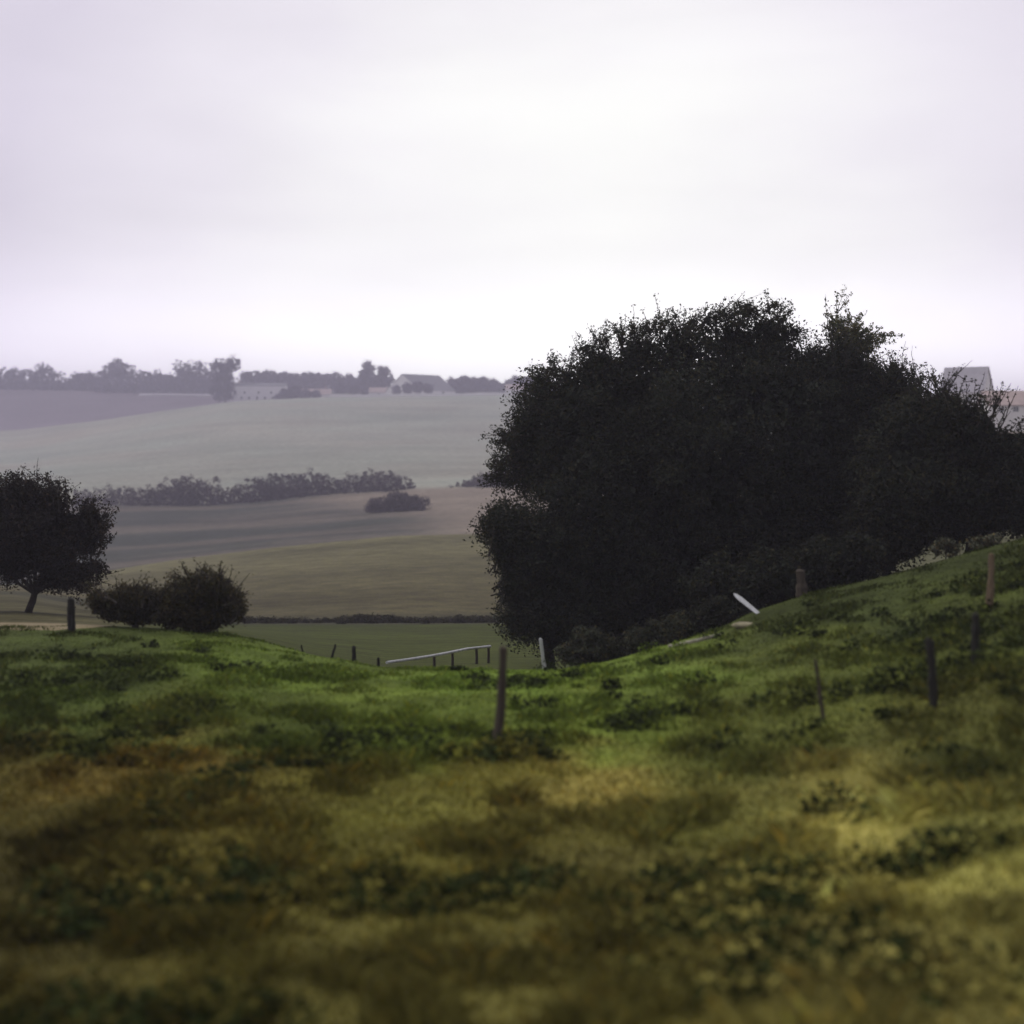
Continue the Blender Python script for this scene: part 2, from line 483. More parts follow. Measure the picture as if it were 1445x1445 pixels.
def limb(mb, p0, p1, r0, r1, r, segs=5, bend=0.12):
    p0 = np.array(p0, float); p1 = np.array(p1, float)
    Ln = np.linalg.norm(p1 - p0)
    pts = [p0]
    for i in range(1, segs + 1):
        t = i / segs
        pts.append(p0 + (p1 - p0) * t + r.normal(size=3) * Ln * bend * 0.5 * (t if t < 1 else 0.3))
    mb.tube(pts, [r0 + (r1 - r0) * i / segs for i in range(segs + 1)], 7, 0.2, r)


def plant(name, base, lobes_px, Y, label, cat, mat, n_clumps, per, clump_r, leaf, fill, fill_leaf, trunk_r=0.2, group=None, seed=1,
          sprays=None, parts=('trunk', 'crown'), warm=0.25, squash=0.8, up=.35, limbs=True, stems=1):
    """lobes_px: (px, py, radius in px, depth offset in m) read off the photo at distance Y, turned into metres"""
    r = np.random.default_rng(seed)
    base = np.array(base, float)
    lobes = []
    for (px, py, rp, dy) in lobes_px:
        p = at(px, py, Y + dy) - base
        lobes.append((p[0], p[1], p[2], rp * (Y + dy) / FPX))
    root = empty(name, base, label, cat, group)
    P, out, P2, ct, cc, cr = crown_points(lobes, n_clumps, per, clump_r, fill, r, squash)
    mb = MB()
    top = max(lobes, key=lambda l: l[2] + l[3])
    cen = np.mean([l[:3] for l in lobes], axis=0)
    if limbs == 'runner':
        runner_stem(mb, lobes, r, trunk_r)
    elif limbs:
        for s in range(stems):
            off = np.array([(s - (stems - 1) / 2) * trunk_r * 3, 0, 0])
            fork = np.array([cen[0] * 0.5, cen[1] * .5, max(0.25 * cen[2], 0.3)]) + off * 2
            limb(mb, off + np.array([0, 0, -0.25]), fork, trunk_r * 1.25, trunk_r * 0.85, r, 4, 0.08)
            for l in lobes[s::stems]:
                tip = np.array(l[:3]) + np.array([0, 0, l[3] * .3])
                limb(mb, fork, tip, trunk_r * 0.5, trunk_r * 0.08, r, 5, 0.16)
                for q in range(3):
                    limb(mb, tip * .6 + fork * .4, np.array(l[:3]) + unit(1, r)[0] * l[3] * .85, trunk_r * .2, trunk_r * .03, r, 4, 0.15)
    # sprays: twigs that leave the outline, with leaves strung along them
    sp = []
    if sprays:
        for (x0, y0, x1, y1, dy, nl) in sprays:
            a = at(x0, y0, Y + dy) - base; b = at(x1, y1, Y + dy + 0.3 * r.normal()) - base
            limb(mb, a, b, 0.022, 0.005, r, 5, 0.10)
            for q in range(3 if nl < 70 else 9):
                t = 0.25 + 0.65 * r.random()
                m_ = a + (b - a) * t
                e = m_ + (b - a) * 0.35 + r.normal(size=3) * np.linalg.norm(b - a) * 0.22
                limb(mb, m_, e, 0.012, 0.004, r, 3, 0.1)
                tt = r.random((nl // 3, 1)) ** 0.6
                sp.append(m_ + (e - m_) * tt + r.normal(size=(nl // 3, 3)) * 0.045)
            tt = r.random((nl, 1)) ** 0.7
            sp.append(a + (b - a) * tt + r.normal(size=(nl, 3)) * 0.05)
    mb.build(parts[0], M['bark'], root)
    V1, F1 = leaves(P, leaf, r, up, outward=out)
    t1 = leaf_tint(len(P), r, warm) * np.repeat(ct, 4, axis=0)
    V2, F2 = leaves(P2, fill_leaf, r, 0.2, aspect=0.8)
    t2 = leaf_tint(len(P2), r, 0.05)
    Vs = [V1, V2]; Fs = [F1, F2 + len(V1)]; Ts = [t1, t2]
    if sp:
        S = np.concatenate(sp)
        V3, F3 = leaves(S, leaf * 0.95, r, up)
        Vs.append(V3); Fs.append(F3 + len(V1) + len(V2)); Ts.append(leaf_tint(len(S), r, 0.4) * 1.15)
    me = mesh_np(parts[1], np.concatenate(Vs), np.concatenate(Fs), M[mat], np.concatenate(Ts))
    link(parts[1], me, root)
    return root


def runner_stem(mb, lobes, r, tr):
    ls = sorted(lobes, key=lambda l: l[0])
    pts = [np.array([l[0], l[1], max(l[2] - l[3], -9) + l[3] * .25]) for l in ls[::2]]
    mb.tube(pts, [tr] * len(pts), 6, 0.2, r)
    for l, p in zip(ls[::2], pts):
        limb(mb, p, np.array(l[:3]) + np.array([r.normal() * .1, 0, l[3] * .4]), tr, tr * .3, r, 3, 0.1)


def auto_sprays(line, n, length, r, nl=26, dy=0.0, spread=0.5):
    """short twigs growing out of a polyline of photo pixels, away from the crown's middle"""
    line = np.array(line, float)
    mid = line.mean(axis=0) + np.array([0, 90])
    seg = np.linalg.norm(np.diff(line, axis=0), axis=1); cum = np.concatenate([[0], np.cumsum(seg)])
    o = []
    for s in r.random(n) * cum[-1]:
        k = min(np.searchsorted(cum, s, 'right') - 1, len(seg) - 1)
        p = line[k] + (line[k + 1] - line[k]) * (s - cum[k]) / seg[k]
        d = p - mid; d /= np.linalg.norm(d)
        d = d + r.normal(size=2) * spread; d[1] -= 0.25; d /= np.linalg.norm(d)
        ln = length * (0.4 + 0.9 * r.random())
        o.append((p[0] - d[0] * 24, p[1] - d[1] * 24, p[0] + d[0] * ln, p[1] + d[1] * ln, dy + r.normal() * .5, int(nl * (0.5 + r.random()))))
    return o


def base_at(px, Y):
    x = (px - CX) * Y / FPX
    return (x, Y, gz(x, Y))


r0 = np.random.default_rng(11)
# the big dark clump behind the bank
YT = 36.0
top_line = [(704, 690), (712, 650), (732, 600), (752, 560), (770, 530), (805, 512), (845, 492), (880, 470), (930, 462), (990, 452), (1030, 444), (1070, 437), (1110, 446)]
plant('broad_tree', base_at(930, YT),
      [(838, 600, 92, 0), (790, 590, 62, .5), (915, 560, 92, .6), (1000, 540, 88, .6), (1075, 522, 70, .6), (1112, 545, 58, .8), (788, 650, 64, 0), (860, 690, 112, -.6),
       (970, 650, 130, -.6), (1090, 620, 120, -.2), (1050, 740, 115, -.6), (930, 780, 120, -.6), (1000, 840, 60, -.4), (890, 850, 70, -.4), (742, 650, 30, .4), (742, 600, 20, 0), (850, 526, 34, 0), (900, 504, 30, 0), (960, 486, 30, 0), (1040, 474, 24, .3), (1090, 472, 28, .4)],
      YT, 'broad dense dark tree, the tallest and widest, standing behind the grassy bank', 'tree', 'leaf_dark',
      1150, 165, 0.62, 0.088, 24000, 0.20, 0.34, seed=21, sprays=auto_sprays(top_line, 130, 19, r0, 34))
left_line = [(716, 885), (716, 830), (705, 790), (690, 750), (684, 725), (700, 705), (722, 705)]
plant('side_bush', base_at(775, YT - 1.5),
      [(758, 775, 52, 0), (770, 850, 56, 0), (708, 735, 24, 0), (725, 750, 36, 0), (815, 865, 58, 0), (815, 780, 70, .6), (735, 875, 24, 0), (870, 880, 42, .5), (740, 815, 34, 0)],
      YT - 1.5, 'tall dark bush with ragged twigs, leaning out from the near end of the broad tree', 'bush', 'leaf_dark',
      520, 130, 0.48, 0.085, 8000, 0.19, 0.16, seed=22, sprays=auto_sprays(left_line, 26, 26, r0, 26, spread=.4), parts=('stem', 'foliage'))
plant('round_tree', base_at(1185, YT + 1),
      [(1165, 545, 62, 0), (1195, 535, 40, 0), (1190, 630, 100, 0), (1150, 715, 95, -.5), (1240, 600, 72, 0), (1245, 690, 90, -.3), (1180, 770, 60, -.5), (1110, 790, 55, -.5), (1255, 560, 40, 0), (1285, 600, 48, 0)],
      YT + 1, 'dark rounded tree pressed against the broad tree on the uphill side', 'tree', 'leaf_dark',
      800, 150, 0.58, 0.088, 14000, 0.20, 0.26, seed=23,
      sprays=auto_sprays([(1160, 480), (1205, 500), (1225, 525), (1260, 525), (1300, 555)], 40, 24, r0, 28))
plant('hedge', base_at(1370, 33.0),
      [(1310, 610, 50, 0), (1360, 615, 48, 0), (1405, 650, 46, 0), (1290, 690, 78, 0), (1360, 690, 66, 0), (1425, 690, 62, 0), (1475, 680, 60, 0), (1530, 660, 60, 0), (1255, 745, 52, 0), (1240, 780, 36, 0), (1445, 645, 40, 0), (1345, 580, 24, 0), (1315, 735, 36, 0), (1375, 728, 36, 0), (1430, 720, 36, 0), (1490, 712, 40, 0), (1280, 760, 30, 0)],
      33.0, 'dark overgrown hedge with bare twigs on top, running uphill below the pale houses', 'hedge', 'leaf_dark',
      760, 130, 0.46, 0.085, 12000, 0.20, 0.16, seed=24, parts=('stem', 'foliage'), warm=0.35,
      sprays=auto_sprays([(1285, 560), (1320, 552), (1350, 556), (1385, 580), (1415, 590), (1440, 600)], 30, 24, r0, 16)
      + [(1330, 565, 1300, 512, 0, 26), (1340, 560, 1312, 530, 0, 20), (1330, 565, 1280, 530, 0, 18), (1330, 570, 1350, 525, 0, 14), (1350, 570, 1362, 530, 0, 14), (1400, 590, 1416, 540, 0, 20)])
# thin light tree that shows above the clump
sp = []
for (x, y) in ((1180, 422), (1172, 440), (1198, 432), (1215, 445), (1232, 460), (1246, 456), (1205, 462), (1225, 476), (1178, 462), (1238, 470), (1190, 450), (1210, 484)):
    sp.append((1192 + (x - 1192) * .1, 494 + (y - 492) * .05, x, y + 14, 0.3 * r0.normal(), 85))
plant('young_tree', base_at(1195, YT + 3), [(1195, 540, 28, 0), (1205, 492, 17, 0), (1190, 470, 11, 0), (1218, 472, 11, 0)], YT + 3,
      'thin pale green young tree showing its feathery top above the dark round tree', 'tree', 'leaf_young',
      60, 26, 0.2, 0.095, 120, 0.2, 0.10, seed=25, sprays=sp)
# grey green bushes along the foot of the clump
for k, (px, py, rp, lab) in enumerate([(835, 912, 26, 'low grey-green bush at the foot of the broad tree, nearest the white stake'),
                                       (925, 898, 25, 'pale rounded grey-green bush, middle of the low bushes under the broad tree'),
                                       (962, 888, 24, 'dull grey-green bush just above the pale fallen pole'),
                                       (1012, 868, 26, 'dark low bush beside the tilted white plank')]):
    plant('low_bush', base_at(px, 30.0), [(px, py + 4, rp, 0), (px - rp, py + 12, rp * .7, 0), (px + rp * .9, py + 8, rp * .75, 0)], 30.0, lab, 'bush',
          'leaf_grey' if k < 3 else 'leaf_dark', 90, 45, 0.2, 0.075, 250, 0.16, 0.03, 'low bushes along the foot of the trees', 40 + k, parts=('stem', 'foliage'))
for k, (px, py, rp, lab) in enumerate([(1335, 772, 11, 'small pale leafy plant at the shady foot of the overgrown hedge'), (1392, 766, 12, 'small pale leafy plant behind the topmost tan post')]):
    plant('pale_plant', base_at(px, 28.5), [(px, py, rp, 0), (px + rp * 1.2, py + 4, rp * .7, 0), (px - rp * 1.1, py + 3, rp * .8, 0)], 28.5, lab, 'plant', 'leaf_pale', 26, 34, 0.16, 0.07, 40, 0.12, 0.015, 'pale plants under the hedge', 55 + k, parts=('stem', 'foliage'))
# undergrowth closing the gap under the right part of the clump
plant('thicket', base_at(1150, 31.5), [(1095, 815, 40, 0), (1150, 800, 38, 0), (1200, 790, 36, 0), (1060, 830, 34, 0), (1020, 830, 40, .5)], 31.5,
      'black shady thicket under the round tree at the top edge of the bank', 'thicket', 'leaf_dark', 300, 60, 0.3, 0.09, 1200, 0.28, 0.05, None, 48, parts=('stem', 'foliage'))

# tree at the near end of the track
plant('spreading_tree', base_at(36, 36.0),
      [(52, 742, 50, 0), (10, 726, 46, 0), (-50, 735, 60, 0), (98, 752, 34, .3), (124, 734, 20, 0), (80, 792, 32, 0), (112, 812, 19, -.3), (25, 772, 42, 0), (-50, 785, 50, 0), (35, 694, 17, 0), (72, 704, 17, 0), (122, 768, 17, 0), (132, 800, 12, 0), (85, 822, 13, 0), (138, 752, 12, 0), (18, 800, 20, .3)],
      36.0, 'black spreading tree with a low drooping branch, over the sandy track', 'tree', 'leaf_black',
      330, 140, 0.46, 0.085, 8000, 0.18, 0.10, seed=26, warm=.15,
      sprays=auto_sprays([(25, 680), (68, 688), (100, 706), (135, 718), (148, 745), (140, 782), (130, 808), (128, 828)], 40, 14, r0, 22, spread=.4)
      + [(60, 795, 140, 822, 0, 60), (60, 800, 120, 830, 0, 40)])
# two shrubs on the edge of the lawn
plant('low_shrub', base_at(192, 27.5), [(192, 856, 25, 0), (165, 855, 20, 0), (222, 858, 20, 0), (140, 848, 13, 0)], 27.5,
      'low sprawling olive shrub on the lawn edge, next to the taller round shrub', 'shrub', 'leaf_olive', 300, 55, 0.17, 0.06, 900, 0.15, 0.035, None, 51, parts=('stem', 'foliage'),
      sprays=auto_sprays([(125, 845), (160, 835), (200, 835), (240, 840)], 34, 10, r0, 24, spread=.7))
plant('round_shrub', base_at(285, 27.0), [(268, 850, 27, 0), (302, 852, 28, 0), (285, 868, 28, 0), (326, 862, 16, 0), (252, 852, 19, 0), (276, 830, 17, 0), (304, 834, 14, 0), (240, 872, 13, 0)], 27.0,
      'taller round dark shrub with reddish twigs on the lawn edge', 'shrub', 'leaf_olive', 420, 60, 0.17, 0.06, 1400, 0.16, 0.045, None, 52, parts=('stem', 'foliage'), warm=.4,
      sprays=auto_sprays([(235, 835), (260, 818), (285, 812), (315, 822), (338, 845), (342, 870)], 50, 11, r0, 26, spread=.7))


# hedgerows in the valley
def hedge_row(name, x0, x1, top, bot, Y, label, seed, n, mat='leaf_hedge', group='hedgerows between the far fields', cat='hedge'):
    r = np.random.default_rng(seed)
    lob = []
    for t in np.linspace(0, 1, n):
        px = x0 + (x1 - x0) * t
        h = np.interp(px, *zip(*bot)) - np.interp(px, *zip(*top))
        h *= 0.85 + 0.3 * r.random()
        if h < 2: continue
        lob.append((px, np.interp(px, *zip(*bot)) - h * 0.5, h * 0.56, r.normal() * 1.0))
        lob.append((px + r.normal() * 4, np.interp(px, *zip(*bot)) - h * 0.25, h * 0.42, r.normal() * 1.0))
    return plant(name, base_at((x0 + x1) / 2, Y), lob, Y, label, cat, mat, 34 * n, 44, 0.9 if Y > 200 else .3, (0.8 if Y > 800 else 0.36) if Y > 200 else .12, 110 * n, (2.2 if Y > 800 else 0.7) if Y > 200 else .25, 0.07, group, seed, parts=('stem', 'foliage'), warm=.08, limbs='runner', squash=1.0)


hedge_row('hedgerow', 112, 305, [(112, 692), (150, 686), (190, 690), (230, 678), (285, 674), (305, 690)], [(112, 714), (305, 714)], 342, 'brown hedgerow with two humps, below the wide pale field', 61, 16)
hedge_row('hedgerow', 312, 592, [(312, 696), (350, 680), (420, 667), (480, 674), (540, 666), (575, 674), (592, 688)], [(312, 714), (450, 700), (592, 690)], 344, 'longest brown hedgerow, curving up along the wide pale field', 62, 24)
hedge_row('hedgerow', 645, 745, [(645, 682), (690, 664), (745, 664)], [(645, 690), (745, 688)], 342, 'short hedgerow running in behind the broad tree', 63, 9)
hedge_row('field_bush', 528, 594, [(528, 706), (560, 696), (594, 704)], [(528, 722), (594, 720)], 285, 'lone brown bush in the field below the hedgerows', 64, 7, cat='bush', group=None)
hedge_row('verge_hedge', 345, 715, [(345, 874), (450, 876), (520, 871), (600, 875), (660, 872), (715, 874)], [(345, 880), (715, 880)], 84, 'ragged low hedge of weeds at the foot of the tan hill', 65, 40, mat='leaf_olive', group=None)

# ------------------------------------------------------------------ ridge: trees and buildings
RIDGE = [  # name, Y, lobes, label
    ('ridge_tree', 985, [(62, 530, 18, 0), (40, 534, 14, 0), (82, 536, 13, 0), (58, 540, 20, 0)], 'dome-shaped hazy tree, second from the open end of the ridge'),
    ('ridge_tree', 1000, [(20, 532, 13, 0), (5, 534, 14, 0), (-15, 536, 14, 0), (30, 540, 10, 0)], 'hazy tree cut by the edge of the view at the end of the ridge'),
    ('ridge_tree', 995, [(112, 537, 11, 0), (126, 536, 11, 0), (100, 541, 9, 0), (138, 540, 9, 0)], 'lowest hazy tree, between the dome-shaped tree and the pointed tree'),
    ('ridge_tree', 985, [(168, 516, 11, 0), (160, 528, 18, 0), (178, 528, 16, 0), (145, 534, 11, 0), (165, 540, 18, 0)], 'hazy tree with a small pointed top above a wide crown'),
    ('ridge_tree', 980, [(205, 535, 14, 0), (222, 537, 14, 0), (238, 540, 13, 0), (195, 542, 12, 0)], 'low flat-topped hazy tree between the pointed tree and the tall block of trees'),
    ('ridge_tree', 960, [(258, 524, 15, 0), (278, 524, 16, 0), (262, 540, 17, 0), (284, 538, 17, 0)], 'broad tall hazy tree with a level top, beside the darkest ridge tree'),
    ('ridge_tree', 830, [(312, 522, 16, 0), (328, 514, 11, 0), (316, 540, 17, 0), (310, 552, 14, 0), (322, 554, 12, 0)], 'tallest darkest ridge tree with a corner sticking out, beside the white house'),
    ('ridge_tree', 960, [(348, 533, 9, 0), (358, 532, 10, 0), (368, 534, 9, 0), (379, 533, 10, 0), (390, 534, 9, 0), (399, 533, 9, 0), (365, 543, 12, 0), (390, 543, 12, 0)], 'long level row-like tree crown directly behind the white house'),
    ('ridge_tree', 960, [(409, 535, 9, 0), (419, 536, 9, 0), (430, 535, 9, 0), (441, 534, 9, 0), (452, 536, 9, 0), (463, 535, 8, 0), (425, 545, 12, 0), (450, 545, 11, 0)], 'level hazy tree crown behind the first pink roof'),
    ('ridge_tree', 950, [(474, 537, 11, 0), (492, 538, 10, 0), (505, 541, 9, 0), (482, 546, 10, 0)], 'low hazy tree between the pink roofs'),
    ('ridge_tree', 900, [(520, 519, 9, 0), (516, 530, 10, 0), (526, 538, 12, 0), (514, 543, 12, 0)], 'slender hazy tree with a tufted top near the barn'),
    ('ridge_tree', 900, [(541, 525, 8, 0), (546, 536, 10, 0), (536, 543, 11, 0)], 'small round hazy tree touching the wall of the barn'),
    ('ridge_tree', 900, [(640, 541, 9, 0), (655, 540, 10, 0), (668, 542, 10, 0), (650, 547, 10, 0)], 'rounded hazy tree growing at the foot of the barn roof'),
    ('ridge_tree', 905, [(682, 540, 8, 0), (696, 543, 8, 0), (688, 547, 9, 0)], 'small hazy tree between the barn and the last pink roof'),
    ('ridge_tree', 905, [(718, 542, 7, 0), (727, 540, 8, 0), (737, 541, 7, 0), (746, 540, 8, 0), (756, 540, 8, 0), (768, 541, 9, 0), (735, 547, 9, 0)], 'hazy tree above the last pink roof, half behind the broad tree'),
    ('ridge_bush', 815, [(402, 557, 7, 0), (416, 554, 8, 0), (430, 557, 7, 0), (392, 562, 4, 0), (412, 561, 7, 0), (445, 558, 6, 0)], 'dark bush in front of the white house wall'),
    ('ridge_bush', 850, [(590, 547, 7, 0), (575, 548, 6, 0), (604, 549, 6, 0), (560, 550, 5, 0)], 'hazy garden bush in front of the barn wall'),
    ('ridge_bush', 870, [(480, 550, 6, 0), (500, 550, 6, 0), (515, 551, 5, 0)], 'hazy bush under the slender tufted tree'),
]
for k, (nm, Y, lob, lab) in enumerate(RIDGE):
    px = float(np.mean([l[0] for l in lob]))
    plant(nm, base_at(px, Y), lob, Y, lab, 'tree' if 'tree' in nm else 'bush', 'leaf_hazed', 55 * len(lob), 22, 1.7, 1.0, 90 * len(lob), 3.2,
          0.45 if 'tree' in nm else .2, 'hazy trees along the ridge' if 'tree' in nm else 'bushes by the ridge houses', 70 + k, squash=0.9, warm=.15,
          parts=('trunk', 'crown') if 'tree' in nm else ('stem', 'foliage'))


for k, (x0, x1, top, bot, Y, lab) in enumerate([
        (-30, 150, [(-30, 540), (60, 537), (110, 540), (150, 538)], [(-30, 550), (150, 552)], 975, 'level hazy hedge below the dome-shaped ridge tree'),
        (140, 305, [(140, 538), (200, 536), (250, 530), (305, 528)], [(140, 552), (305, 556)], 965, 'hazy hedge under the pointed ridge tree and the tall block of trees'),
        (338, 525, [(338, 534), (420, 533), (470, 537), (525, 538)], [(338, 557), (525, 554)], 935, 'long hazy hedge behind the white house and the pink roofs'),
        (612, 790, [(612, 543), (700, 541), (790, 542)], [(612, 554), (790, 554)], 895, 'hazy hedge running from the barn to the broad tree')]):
    hedge_row('ridge_hedge', x0, x1, top, bot, Y, lab, 90 + k, 22, mat='leaf_hazed', group='hazy hedges along the ridge')


def house(name, px, Y, length, depth, wall_h, roof_h, rz, label, cat='house', wall='render', roof='slate', hip=0.0, windows=(), gable_windows=(), chimneys=(), base_py=None):
    """gabled or hipped building: ridge along local x, long front facing -y before turning by rz"""
    if base_py is None:
        loc = np.array(base_at(px, Y))
    else:
        loc = at(px, base_py, Y)
    root = empty(name, loc, label, cat); root.rotation_euler = (0, 0, rz)
    x, y = length / 2, depth / 2
    f = -2.0                                    # footing reaches into the slope
    mb = MB()
    V = [(-x, -y, f), (x, -y, f), (x, y, f), (-x, y, f), (-x, -y, wall_h), (x, -y, wall_h), (x, y, wall_h), (-x, y, wall_h)]
    Fc = [(0, 1, 5, 4), (2, 3, 7, 6)]
    if hip == 0:
        V += [(-x, 0, wall_h + roof_h), (x, 0, wall_h + roof_h)]
        Fc += [(1, 2, 6, 9, 5), (3, 0, 4, 8, 7)]
    else:
        Fc += [(1, 2, 6, 5), (3, 0, 4, 7)]
    mb.poly(V, Fc)
    mb.build('wall', M[wall], root)
    mr = MB()
    e, t = 0.35, 0.16                            # eaves and thickness
    sl = roof_h / y
    hx = hip
    for dz in (0.02, t):
        A = [(-x - e, -y - e, wall_h - sl * e + dz), (x + e, -y - e, wall_h - sl * e + dz), (x + e, y + e, wall_h - sl * e + dz), (-x - e, y + e, wall_h - sl * e + dz),
             (-x - e + (hx + e if hx else 0), 0, wall_h + roof_h + dz), (x + e - (hx + e if hx else 0), 0, wall_h + roof_h + dz)]
        mr.poly(A, [(0, 1, 5, 4), (2, 3, 4, 5)] + ([(1, 2, 5), (3, 0, 4)] if hx else []))
    rim = [(0, 1), (1, 2), (2, 3), (3, 0)] if hx else [(0, 1), (2, 3), (1, 5), (5, 2), (3, 4), (4, 0)]
    for (a, b) in rim:
        mr.f.append((a, b, b + 6, a + 6))
    ro = mr.build('roof', M[roof], root)
    for cx in chimneys:
        mc = MB(); mc.box((cx, 0, wall_h + roof_h + 0.5), (0.9, 0.7, 2.0)); mc.box((cx, 0, wall_h + roof_h + 1.58), (1.1, 0.9, 0.15)); mc.box((cx - .2, 0, wall_h + roof_h + 1.85), (.25, .25, .4)); mc.box((cx + .2, 0, wall_h + roof_h + 1.85), (.25, .25, .4))
        mc.build('chimney', M['pink'], ro)

    def win(c, s, axis):
        mw = MB(); fr = 0.09
        w, h = s
        for dx, dz, ww, hh in ((0, h / 2, w + 2 * fr, fr), (0, -h / 2, w + 2 * fr, fr), (-w / 2, 0, fr, h), (w / 2, 0, fr, h), (0, 0, fr * .6, h), (0, 0, w, fr * .6)):
            if axis == 'y': mw.box((c[0] + dx, c[1], c[2] + dz), (ww, 0.12, hh))
            else: mw.box((c[0], c[1] + dx, c[2] + dz), (0.12, ww, hh))
        wo = mw.build('window', M['frame'], root)
        mg = MB(); mg.box(c, (w, 0.05, h) if axis == 'y' else (0.05, w, h)); mg.build('pane', M['glass'], wo)
    for (wx, wz, ww, wh) in windows: win((wx, -y - 0.03, wz), (ww, wh), 'y')
    for (sgn, wy, wz, ww, wh) in gable_windows: win((sgn * (x + 0.03), wy, wz), (ww, wh), 'x')
    return root


house('white_house', 366, 835, 35, 9, 10.2, 1.8, 0.10, 'long white house among dark trees at the top of the pale field', windows=[(-11, 2.2, 1.4, 1.6), (-6, 2.2, 1.4, 1.6), (-1, 2.2, 1.2, 2.2), (4, 2.2, 1.4, 1.6), (9, 2.2, 1.4, 1.6), (-9, 5.8, 1.3, 1.3), (0, 5.8, 1.3, 1.3), (8, 5.8, 1.3, 1.3)], chimneys=(-13,))
house('barn', 594, 880, 38, 30, 3.6, 11.0, 0.92, 'big barn with pale gable end and dull slate roof on the skyline', 'barn', hip=0.0, windows=[(-10, 2.0, 2, 1.6), (6, 2.0, 2, 1.6)],
      gable_windows=[(-1, 0, 6.5, 1.6, 1.8), (-1, 6, 2.0, 1.6, 1.4)])
house('cottage', 447, 850, 19, 8, 2.6, 3.4, 0.05, 'low cottage with a pink roof beyond the dark bush', 'cottage', roof='pink', windows=[(-5, 1.4, 1.2, 1.1), (3, 1.4, 1.2, 1.1)], chimneys=(6,))
house('cottage', 532, 880, 22, 8, 3.0, 3.2, -0.04, 'low cottage with a pink roof beside the barn', 'cottage', roof='pink', windows=[(-6, 1.6, 1.2, 1.1), (2, 1.6, 1.2, 1.1)])
house('cottage', 738, 885, 24, 8, 3.2, 3.6, 0.03, 'cottage with a pink roof where the skyline meets the broad tree', 'cottage', roof='pink', windows=[(-6, 1.6, 1.2, 1.1), (4, 1.6, 1.2, 1.1)])
house('hill_house', 1364, 300, 9.6, 8.5, 6.6, 5.6, -0.62, 'pale house with a steep grey roof and white gable, above the dark hedge', roof='hazed_slate',
      windows=[(-2.5, 4.6, 1.1, 1.2), (1.8, 4.6, 1.1, 1.2)], gable_windows=[(1, 0, 5.2, 1.0, 1.2)], base_py=592 + 0)
house('annexe', 1422, 215, 8.0, 6.0, 2.5, 2.2, -0.08, 'white low house with small windows, lower than the steep-roofed house', 'house', roof='pink',
      windows=[(-1.9, 1.7, .9, .8), (0.4, 1.7, .9, .8), (2.4, 1.7, .9, .8)], base_py=592)


def low_wall(x0, x1, Y, h, label):
    mb = MB()
    X0, X1 = (x0 - CX) * Y / FPX, (x1 - CX) * Y / FPX
    n = 40
    xs = np.linspace(X0, X1, n)
    o = base_at((x0 + x1) / 2, Y)
    V = []
    for xx in xs:
        z = gz(xx, Y); hh = h * (0.85 + 0.3 * rng.random())
        V += [(xx, Y - .2, z - .6), (xx, Y + .2, z - .6), (xx, Y + .16, z + hh), (xx, Y - .16, z + hh)]
    Fc = []
    for i in range(n - 1):
        a = 4 * i; b = a + 4
        Fc += [(a, b, b + 3, a + 3), (b + 1, a + 1, a + 2, b + 2), (a + 3, b + 3, b + 2, a + 2)]
    Fc += [(0, 3, 2, 1), (4 * n - 4, 4 * n - 3, 4 * n - 2, 4 * n - 1)]
    mb.poly(V, Fc)
    tag(mb.build('boundary_wall', M['render'], origin=o), label, 'wall')


low_wall(466, 770, 812, 2.0, 'long low white wall along the top of the pale field below the barn')
low_wall(196, 300, 952, 1.6, 'short pale wall in front of the tall block of ridge trees')


# ------------------------------------------------------------------ posts, rails, poles
def post(name, px, top, bot, label, w=0.05, lean=0.0, mat='dark_wood', y0=10.0, Y=None, sink=True, cat='post', group='old fence posts on the bank', n=8, bend=0.0, seed=0):
    r = np.random.default_rng(100 + seed)
    if Y is None: Y = hit(px, bot, y0)
    b = np.array(base_at(px, Y))
    h = (ZC - (top - HY) * Y / FPX) - b[2]
    dx = lean * Y / FPX
    mb = MB()
    pts = []; rad = []
    for i in range(9):
        t = i / 8
        pts.append((b[0] + dx * t + bend * math.sin(t * 3.1) + r.normal() * .003, b[1] + .04 * t, b[2] - 0.15 + (h + .15) * t))
        rad.append(w * (1.12 - 0.28 * t) * (1 + .08 * r.normal()))
    pts.append((pts[-1][0] + .01, pts[-1][1], pts[-1][2] + w * .35)); rad.append(w * 0.45)
    mb.tube(pts, rad, n, 0.18, r)
    return tag(mb.build(name, M[mat], origin=tuple(b)), label, cat, group)


post('fence_post', 697, 915, 1053, 'tall brown fence post alone in the middle of the bank, leaning back from its foot', 0.062, 13, 'brown_wood', y0=11, seed=1, bend=.035)
post('fence_post', 1164, 932, 1014, 'thin stick-like brown post leaning over the grass below the thicket', 0.026, -12, 'brown_wood', y0=11, seed=2)
post('fence_post', 1316, 903, 1000, 'thick blackened post, lower of the two dark posts on the slope', 0.058, -4, 'dark_wood', y0=11, seed=3, bend=.03)
post('fence_post', 1376, 868, 938, 'blackened post, higher of the two dark posts on the slope', 0.058, 2, 'dark_wood', y0=11, seed=4)
post('fence_post', 1396, 783, 858, 'pinkish tan post, topmost on the grassy slope under the hedge', 0.058, 5, 'tan_wood', y0=12, seed=5)
post('track_post', 101, 846, 890, 'stout dark post standing in the sandy track', 0.085, -2, 'dark_wood', Y=26.2, group=None, seed=6)
post('stake', 430, 911, 930, 'small bent dark stake, farthest from the white rail', 0.022, -5, 'dark_wood', Y=29, group='stakes at the edge of the meadow', seed=7, cat='stake')
